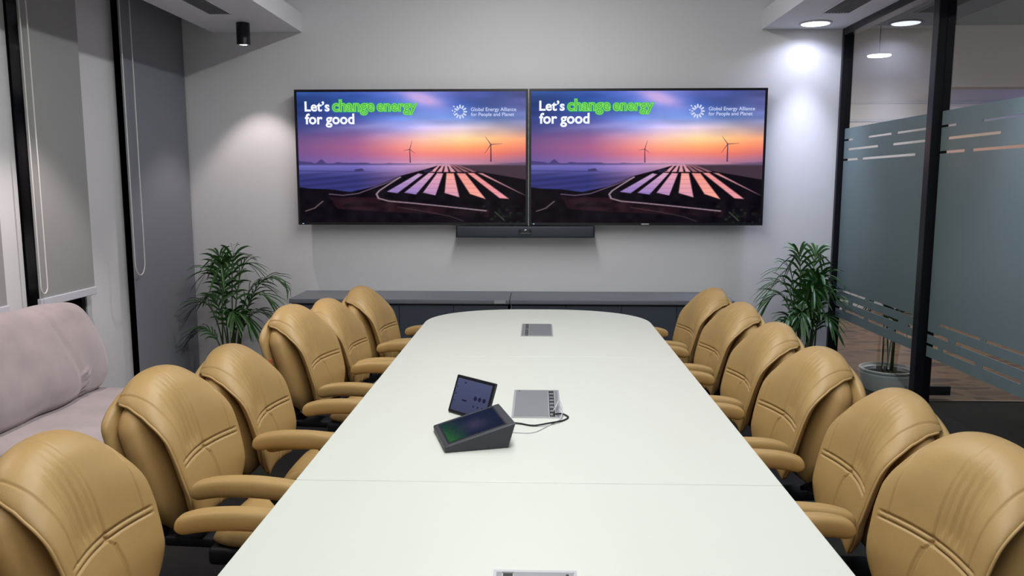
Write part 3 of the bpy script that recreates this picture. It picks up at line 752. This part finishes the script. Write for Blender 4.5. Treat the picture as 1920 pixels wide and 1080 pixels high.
for i, cx in enumerate((.024, .047, .071)): disc(cx, .0, .0085); disc(cx, -.030, .004)
for cz in (.028, .002, -.024): disc(-.086, cz, .0028)
ic.add([(-.045, 0, -.020), (-.018, 0, -.020), (-.018, 0, -.014), (-.045, 0, -.014)], [(0, 1, 2, 3)])
ic.add([(-.055, 0, .047), (-.042, 0, .047), (-.042, 0, .051), (-.055, 0, .051)], [(0, 1, 2, 3)])
o = ic.build('icons', emission_mat('icon_ink', srgb(36, 34, 62), 1), ts); o.location = (0, -.0006, 0)
MB().add([(.05, .012, 0), (.16, .012, 0), (.16, .085, 0), (.05, .085, 0), (.05, .016, .012), (.16, .016, .012), (.15, .04, .085), (.06, .04, .085)],
         [(0, 1, 2, 3), (0, 4, 5, 1), (4, 7, 6, 5), (3, 2, 6, 7), (0, 3, 7, 4), (1, 5, 6, 2)]).build('stand', M_dev, tab)

def cord(name, pts, r, m, label):
    P = [Vector(p) for p in pts]; out = []
    for i in range(len(P) - 1):
        p0, p1, p2, p3 = P[max(i - 1, 0)], P[i], P[i + 1], P[min(i + 2, len(P) - 1)]
        for k in range(8):
            t = k / 8; out.append(.5 * ((2 * p1) + (-p0 + p2) * t + (2 * p0 - 5 * p1 + 4 * p2 - p3) * t * t + (-p0 + 3 * p1 - 3 * p2 + p3) * t**3))
    out.append(P[-1]); return tag(MB().tube(out, r, 8).build(name, m, None, True), label, 'cable')
cord('power_cord', [(-.10, 2.79, .7575), (-.06, 2.790, .7535), (-.014, 2.768, .7535), (.042, 2.783, .7580), (.094, 2.832, .7535), (.116, 2.872, .7535), (.108, 2.898, .7545), (.092, 2.905, .758), (.070, 2.900, .7585), (.060, 2.900, .7565)], .0032, M_plastic, 'black cable curling from the power box to the wedge console')
cord('usb_cable', [(-.10, 2.69, .756), (-.069, 2.688, .7525), (-.013, 2.692, .7525), (.035, 2.762, .7525), (.080, 2.84, .7525), (.092, 2.87, .763), (.096, 2.95, .772), (.086, 3.02, .778), (.074, 2.98, .768), (.062, 2.94, .7605)], .0017, M_rail, 'thin white cable looping out of the power box')

# ------------------------------------------------------------------ office chair
PX = [(.198, .495), (.214, .56), (.232, .64), (.252, .72), (.276, .80), (.302, .875), (.330, .932), (.368, .968), (.420, .979)]
PA = [.140, .188, .208, .217, .220, .217, .209, .198, .184]
PBk = [.018, .022, .024, .023, .025, .025, .022, .018, .014]
def cushion_disp(U, s, hand=1):
    U = U * hand        # pleats fall on the side away from the far arm
    seam = .40
    d = .010 * np.clip(1 - U**2, 0, 1) * (gauss(np.full_like(U, s - .22), .16) + gauss(np.full_like(U, s - .62), .22))
    for ds in (-.015, .015): d = d - .0075 * gauss(np.full_like(U, s - seam - ds), .0052) * np.clip((.90 - np.abs(U)) * 12, 0, 1)
    # vertical seam below the pinch curving outwards, short seam above
    if s < seam:
        t = (seam - s) / seam
        for q_ in (0, .045): d = d - .0060 * gauss(-U - .24 * t**.7 * 1.0 + .10 * t**3 - q_ * (t > .12), .016)
    else:
        t = (s - seam) / (1 - seam)
        d = d - .0075 * gauss(U - .14 * t * t, .017) * max(0, 1 - t * .95)
        fade = sm(t, .02, .16) * (1 - sm(t, .45, .85))
        for k, c in enumerate((.13, .27, .41, .55)):
            amp = (.0060, .0080, .0080, .0056)[k]
            d = d - amp * fade * gauss(U - c * (1 - .12 * t) - .12 * t * t, .038)
    # pinch button
    d = d - .006 * gauss(U, .07) * gauss(np.full_like(U, s - seam), .02)
    # side panel seams
    au = np.abs(U); sc = .80 - .10 * math.sin(math.pi * min(max((s - .1) / .9, 0), 1)) + .12 * s * s
    if s > .38: d = d - .0048 * gauss(au - sc, .013) * sm(s, .38, .42)
    return d
def drp(k0, s0, s1): return lambda s: k0 * sm(s, s0, s1)
M_brown = mat('brown_leather', srgb(64, 44, 38), .5)
def make_chair():
    t = thing('office_chair', 'x', 'chair')
    c = superloft(PX, PA, PBk, nf=170, nb=24, ns=230, p=6, disp=cushion_disp, droop=drp(.062, .42, .92), wrap=.050, endpow=16)
    cush = c.build('back_cushion', M_leather, t, True)
    global ME_left
    ME_left = superloft(PX, PA, PBk, nf=170, nb=24, ns=230, p=6, disp=lambda U, s: cushion_disp(U, s, -1), droop=drp(.062, .42, .92), wrap=.050, endpow=16).mesh('back_cushion', M_leather, True)
    # stitched hem along the cushion rim
    rim = []
    P = np.array(PX); L = np.concatenate([[0], np.cumsum(np.linalg.norm(np.diff(P, axis=0), axis=1))]); L /= L[-1]
    def rp(s, sg):
        y = np.interp(s, L, P[:, 0]); z = np.interp(s, L, P[:, 1]); a = np.interp(s, L, PA)
        return (sg * (a + .001), y - .050 * wrap_amount(s), z - drp(.062, .42, .92)(s))
    for sg in (-1, 1):
        pts = [rp(s, sg) for s in np.linspace(.03, .97, 50)]
        rim.append(pts)
    for pts in rim: MB().tube(pts, .0042, 8).build('hem', M_piping, cush, True)
    def body_disp(U, s): return 0 * U
    superloft([(.268, .485), (.288, .56), (.306, .65), (.328, .74), (.350, .83), (.368, .90), (.380, .945)], [.160, .214, .234, .242, .243, .236, .216], [.038, .056, .062, .060, .056, .050, .040],
              nf=40, nb=24, ns=60, p=4.6, droop=drp(.060, .45, 1.0), endpow=9).build('back_body', M_leather2, t, True)
    superloft([(.334, .470), (.358, .56), (.378, .66), (.399, .76), (.418, .85), (.430, .915), (.434, .952)], [.160, .216, .238, .248, .250, .242, .216], [.018, .024, .026, .027, .027, .025, .020],
              nf=40, nb=24, ns=60, p=5, droop=drp(.060, .45, 1.0), endpow=9).build('back_shell', M_leather, t, True)
    # seat
    def sd(U, s):
        d = .006 * np.clip(1 - U**2, 0, 1)
        d = d - .006 * gauss(np.full_like(U, s - .48), .012) - .004 * gauss(np.abs(U) - .72, .02)
        return d
    seat = superloft([(-.295, .438), (-.265, .465), (-.20, .478), (-.08, .479), (.04, .475), (.12, .468)], [.18, .198, .210, .212, .205, .185], [.030, .042, .046, .046, .044, .036],
              nf=70, nb=24, ns=70, p=6, disp=sd, endpow=10).build('seat_cushion', M_leather, t, True)
    MB().box((-.20, -.20, .385), (.20, .13, .445), .015).box((-.05, .12, .37), (.05, .36, .405), .008).build('seat_pan', M_plastic, t, 40)
    mb = MB(); mb.tube([(0, .33, .388), (0, .40, .43), (0, .405, .52), (0, .43, .62)], [.03, .032, .03, .025], 12)
    mb.build('back_upright', M_plastic, t, 40)
    for sx in (-1, 1): 
        MB().tube([(sx * .14, .315, .478), (sx * .205, .315, .478)], .030, 20).build('hinge_cover', M_plastic, t, 40)
        arm = superloft([(-.235, .648), (-.20, .658), (-.10, .671), (.0, .673), (.08, .666), (.145, .650)], [.030, .033, .034, .034, .034, .031], [.026, .029, .031, .031, .030, .028],
                        nf=28, nb=20, ns=60, p=4, endpow=22)
        a = arm.build('armrest', M_leather, t, True); a.location = (sx * .236, 0, 0)
        # black bracket: closed loop from armrest down to the seat pan
        mb = MB(); pl = [(-.10, .645), (-.155, .58), (-.135, .50), (-.02, .44), (-.02, .405), (-.15, .405), (-.19, .49), (-.205, .58), (-.215, .645)]
        xi = sorted((-sx * .018, sx * .012)); n0 = len(pl)
        mb.add([(xi[0], y, z) for y, z in pl] + [(xi[1], y, z) for y, z in pl], [tuple(range(n0)), tuple(reversed(range(n0, 2 * n0)))] + [(i, n0 + i, n0 + (i + 1) % n0, (i + 1) % n0) for i in range(n0)])
        b_ = mb.build('arm_bracket', M_plastic, a, 40)
        MB().box((-.045, -.12, .395), (.045, -.02, .425), .006).build('bracket_foot', M_plastic, a).location = (-sx * .04, 0, 0)
    mb = MB().lathe([(.028, .20), (.028, .30), (.036, .30), (.05, .33), (.05, .388)], n=24)
    mb.lathe([(.016, .10), (.016, .21)], n=20).build('gas_lift', M_plastic, t, 40)
    mb = MB().lathe([(.036, .075), (.042, .08), (.042, .12), (.03, .125)], n=24)
    for k in range(5):
        a = 2 * math.pi * k / 5 + .3
        mb.tube([(.02 * math.cos(a), .02 * math.sin(a), .103), (.13 * math.cos(a), .13 * math.sin(a), .096), (.238 * math.cos(a), .238 * math.sin(a), .075)], [.026, .021, .014], 10)
    base = mb.build('star_base', M_plastic, t, 40)
    for k in range(5):
        a = 2 * math.pi * k / 5 + .3; c_ = Vector((.238 * math.cos(a), .238 * math.sin(a), 0)); n = Vector((-math.sin(a), math.cos(a), 0))
        mb = MB()
        for s_ in (-1, 1):
            q0 = c_ + n * (.006 * s_) + Vector((0, 0, .0265)); q1 = c_ + n * (.024 * s_) + Vector((0, 0, .0265)); mb.tube([q0, q1], .026, 18)
        mb.tube([c_ + Vector((0, 0, .03)), c_ + Vector((0, 0, .075))], .007, 10)
        mb.build('caster', M_plastic, base, 40)
    return t
proto = make_chair()
chairs = [
    # x, y, turn, side, lift, label
    (0.807, 1.948, 9.5, 1, -0.022, 'tan leather office chair at the bottom right, nearest the camera on the right side'),
    (0.806, 2.530, -1.0, 1, -0.012, 'tan leather chair second from the camera along the right side of the table'),
    (0.770, 3.108, 5.5, 1, 0.000, 'tan leather chair third from the camera along the right side of the table'),
    (0.760, 3.700, 2.5, 1, 0.000, 'tan leather chair fourth from the camera along the right side, third from the cabinets'),
    (0.760, 4.335, 5.0, 1, 0.000, 'tan leather chair second from the cabinets along the right side of the table'),
    (0.740, 4.950, 5.0, 1, 0.000, 'tan leather chair at the far right corner of the table, closest to the right palm'),
    (-0.895, 1.915, 0.0, -1, 0.010, 'tan leather chair at the bottom left, largest in the left row'),
    (-0.925, 2.580, 3.5, -1, 0.028, 'tan leather chair in the left row right in front of the sofa seat'),
    (-0.885, 3.115, 0.5, -1, 0.000, 'tan leather chair just below the left palm, third from the camera in the left row'),
    (-0.875, 3.870, 6.0, -1, 0.045, 'tall raised tan leather chair with an orange tag on its left side'),
    (-0.835, 4.420, 3.0, -1, 0.000, 'tan leather chair second from the cabinets in the left row'),
    (-0.765, 4.965, 5.5, -1, 0.000, 'tan leather chair at the far left corner of the table by the cabinets'),
    (-.930, 1.290, 3, -1, .0, 'tan leather chair just entering the photo at its bottom left corner'),
]
CH = []
for i, (x, y, a, sd_, lift, lab) in enumerate(chairs):
    o = proto if i == 0 else copy_tree(proto)
    o.location = (x, y, 0); o.rotation_euler = (0, 0, R_(-90 + a) if sd_ > 0 else R_(90 - a))
    tag(o, lab, 'chair', 'tan leather office chairs around the table')
    if lift:
        for ch in o.children:
            if not ch.name.startswith(('star_base',) if lift < .04 else ('star_base', 'armrest')): ch.location.z += lift
    for ch in o.children:
        if ch.name.startswith('armrest'): ch.location.x = math.copysign(.240 if sd_ > 0 else .233, ch.location.x)
        if ch.name.startswith('back_cushion') and sd_ < 0: ch.data = ME_left
    CH.append(o)
# brand-less fabric tags sewn to two chairs, brown patches on two seats
M_tag = mat('orange_tag', srgb(206, 104, 70), .6); M_tagw = mat('white_tag', srgb(210, 190, 180), .6)
o = MB().box((-.268, .372, .71), (-.246, .377, .745)).build('tag', M_tag, CH[9]); o.location.z = .045; tag(o, 'small orange fabric tag')
o = MB().box((-.266, .372, .72), (-.246, .377, .75)).build('tag', M_tagw, CH[10]); tag(o, 'small pale fabric tag')
def patch(ch):
    pts = []
    for k in range(24):
        a = 2 * math.pi * k / 24; pts.append((.032 * math.cos(a) * (1 + .15 * math.cos(3 * a)) + .150, .040 * math.sin(a) - .075))
    o = MB().prism(pts, .505, .5235).build('seat_patch', M_brown, ch, 40); tag(o, 'dark brown patch on the seat')
patch(CH[6]); patch(CH[8])

# ------------------------------------------------------------------ palms
def palm(loc, label, fronds, seed):
    rnd = random.Random(seed)
    t = thing('potted_palm', label, 'potted plant', loc, 0, 'potted palms')
    MB().lathe([(.145, 0), (.165, .01), (.195, .09), (.203, .16), (.212, .165), (.212, .178), (.198, .180), (.190, .165), (.17, .150)], n=56).build('pot', M_pot, t, 40)
    MB().lathe([(.193, .12), (.193, .155), (.10, .160), (0, .162)], n=40).build('soil', M_soil, t, True)
    for (dx, dy, tz, arch, ll) in fronds:
        bx, by = rnd.uniform(-.04, .04) + .03 * (1 if dx > 0 else -1), rnd.uniform(-.04, .04)
        p0 = Vector((bx, by, .155)); p3 = Vector((dx, dy, tz))
        p1 = Vector((bx + dx * .10, by + dy * .1, .15 + (tz - .15) * .55 + arch * .3)); p2 = Vector((dx * .55, dy * .55, tz + arch))
        def B(s): return (1 - s)**3 * p0 + 3 * (1 - s)**2 * s * p1 + 3 * (1 - s) * s * s * p2 + s**3 * p3
        pts = [B(k / 20) for k in range(21)]
        fr = MB().tube(pts, [.006 * (1 - .8 * k / 20) + .0012 for k in range(21)], 7).build('stem', M_stem, t, True)
        mb = MB(); n = 11
        for k in range(n):
            s = .42 + .58 * k / (n - 1); c = B(s); tg = (B(min(s + .02, 1)) - B(s - .02)).normalized()
            sdv = tg.cross(Vector((0, 0, 1)))
            if sdv.length < .15: sdv = Vector((1, .3, 0))
            sdv.normalize(); upv = sdv.cross(tg).normalized()
            if upv.z < 0: upv = -upv
            Lf = ll * 1.62 * (0.55 + .45 * math.sin(math.pi * min(1, .18 + .8 * k / (n - 1)))) * rnd.uniform(.85, 1.12)
            for sg in (-1, 1):
                if k == n - 1 and sg > 0: continue
                spread = .60 - .38 * k / (n - 1)
                d = (tg * (1 - spread * .55) + sdv * sg * spread + upv * rnd.uniform(.05, .3)).normalized()
                wv = d.cross(upv).normalized(); m_ = 7; row = []
                for j in range(m_):
                    q_ = j / (m_ - 1); pp = c + d * Lf * q_ + Vector((0, 0, -1)) * Lf * (.55 * q_ * q_ + rnd.uniform(0, .015))
                    wd_ = .0105 * (math.sin(math.pi * (q_ * .86 + .10))) ** .8 + .0003
                    pp.x = max(min(pp.x, fronds_lim[1]), fronds_lim[0]); pp.y = min(pp.y, fronds_lim[2])
                    row.append((pp - wv * wd_, pp + Vector((0, 0, -1)) * wd_ * .4, pp + wv * wd_))
                V = [x for r in row for x in r]; Fs = []
                for j in range(m_ - 1):
                    for h in range(2): Fs.append((j * 3 + h, j * 3 + h + 1, j * 3 + h + 4, j * 3 + h + 3))
                mb.add(V, Fs)
        me_o = mb.build('frond', M_leaf, t, True)
    return t
fronds_lim = (-.46, .485, .30)
palm((-2.42, 6.06, 0), 'potted palm in the left corner beside the full-length blind', [
    (.05, .02, 1.08, .06, .17), (-.10, .05, 1.05, .08, .17), (.17, .02, .99, .12, .16), (-.16, -.03, .93, .12, .16), (.0, -.12, 1.0, .1, .16),
    (.42, -.02, .86, .16, .15), (.34, -.10, .74, .16, .15), (.24, .1, .82, .1, .15), (.28, .04, .58, .14, .14),
    (-.29, -.05, .42, .20, .13), (-.26, -.02, .66, .15, .14), (-.22, .1, .72, .1, .13), (.12, -.22, .62, .15, .14), (.18, -.1, .55, .2, .13)], 3)
fronds_lim = (-.6, .27, .28)
palm((2.07, 6.09, 0), 'potted palm in the right corner beside the glass partition', [
    (.08, .04, 1.09, .08, .17), (-.07, .06, 1.08, .10, .17), (-.26, .0, .84, .16, .16), (-.30, -.06, .74, .18, .15), (-.16, .05, .95, .12, .16),
    (.15, -.05, .90, .14, .15), (.18, -.10, .76, .14, .14), (.0, -.15, .82, .14, .16), (.06, -.12, .92, .1, .16), (.16, .1, .80, .1, .14), (-.10, -.2, .62, .16, .15),
    (-.2, -.15, .58, .16, .14), (.10, -.25, .60, .16, .14), (.03, .05, .86, .1, .16), (-.04, -.05, .72, .1, .16), (.08, 0, .68, .12, .15)], 7)
fronds_lim = (-.30, .6, .28)
palm((2.77, 6.20, 0), 'potted palm standing in the corridor behind the left glass panel', [
    (.10, .02, .98, .10, .15), (-.08, .05, .92, .12, .15), (.02, -.08, .84, .12, .15), (.16, .08, .78, .14, .14), (-.14, -.02, .74, .14, .13), (.05, -.1, .60, .12, .12)], 11)
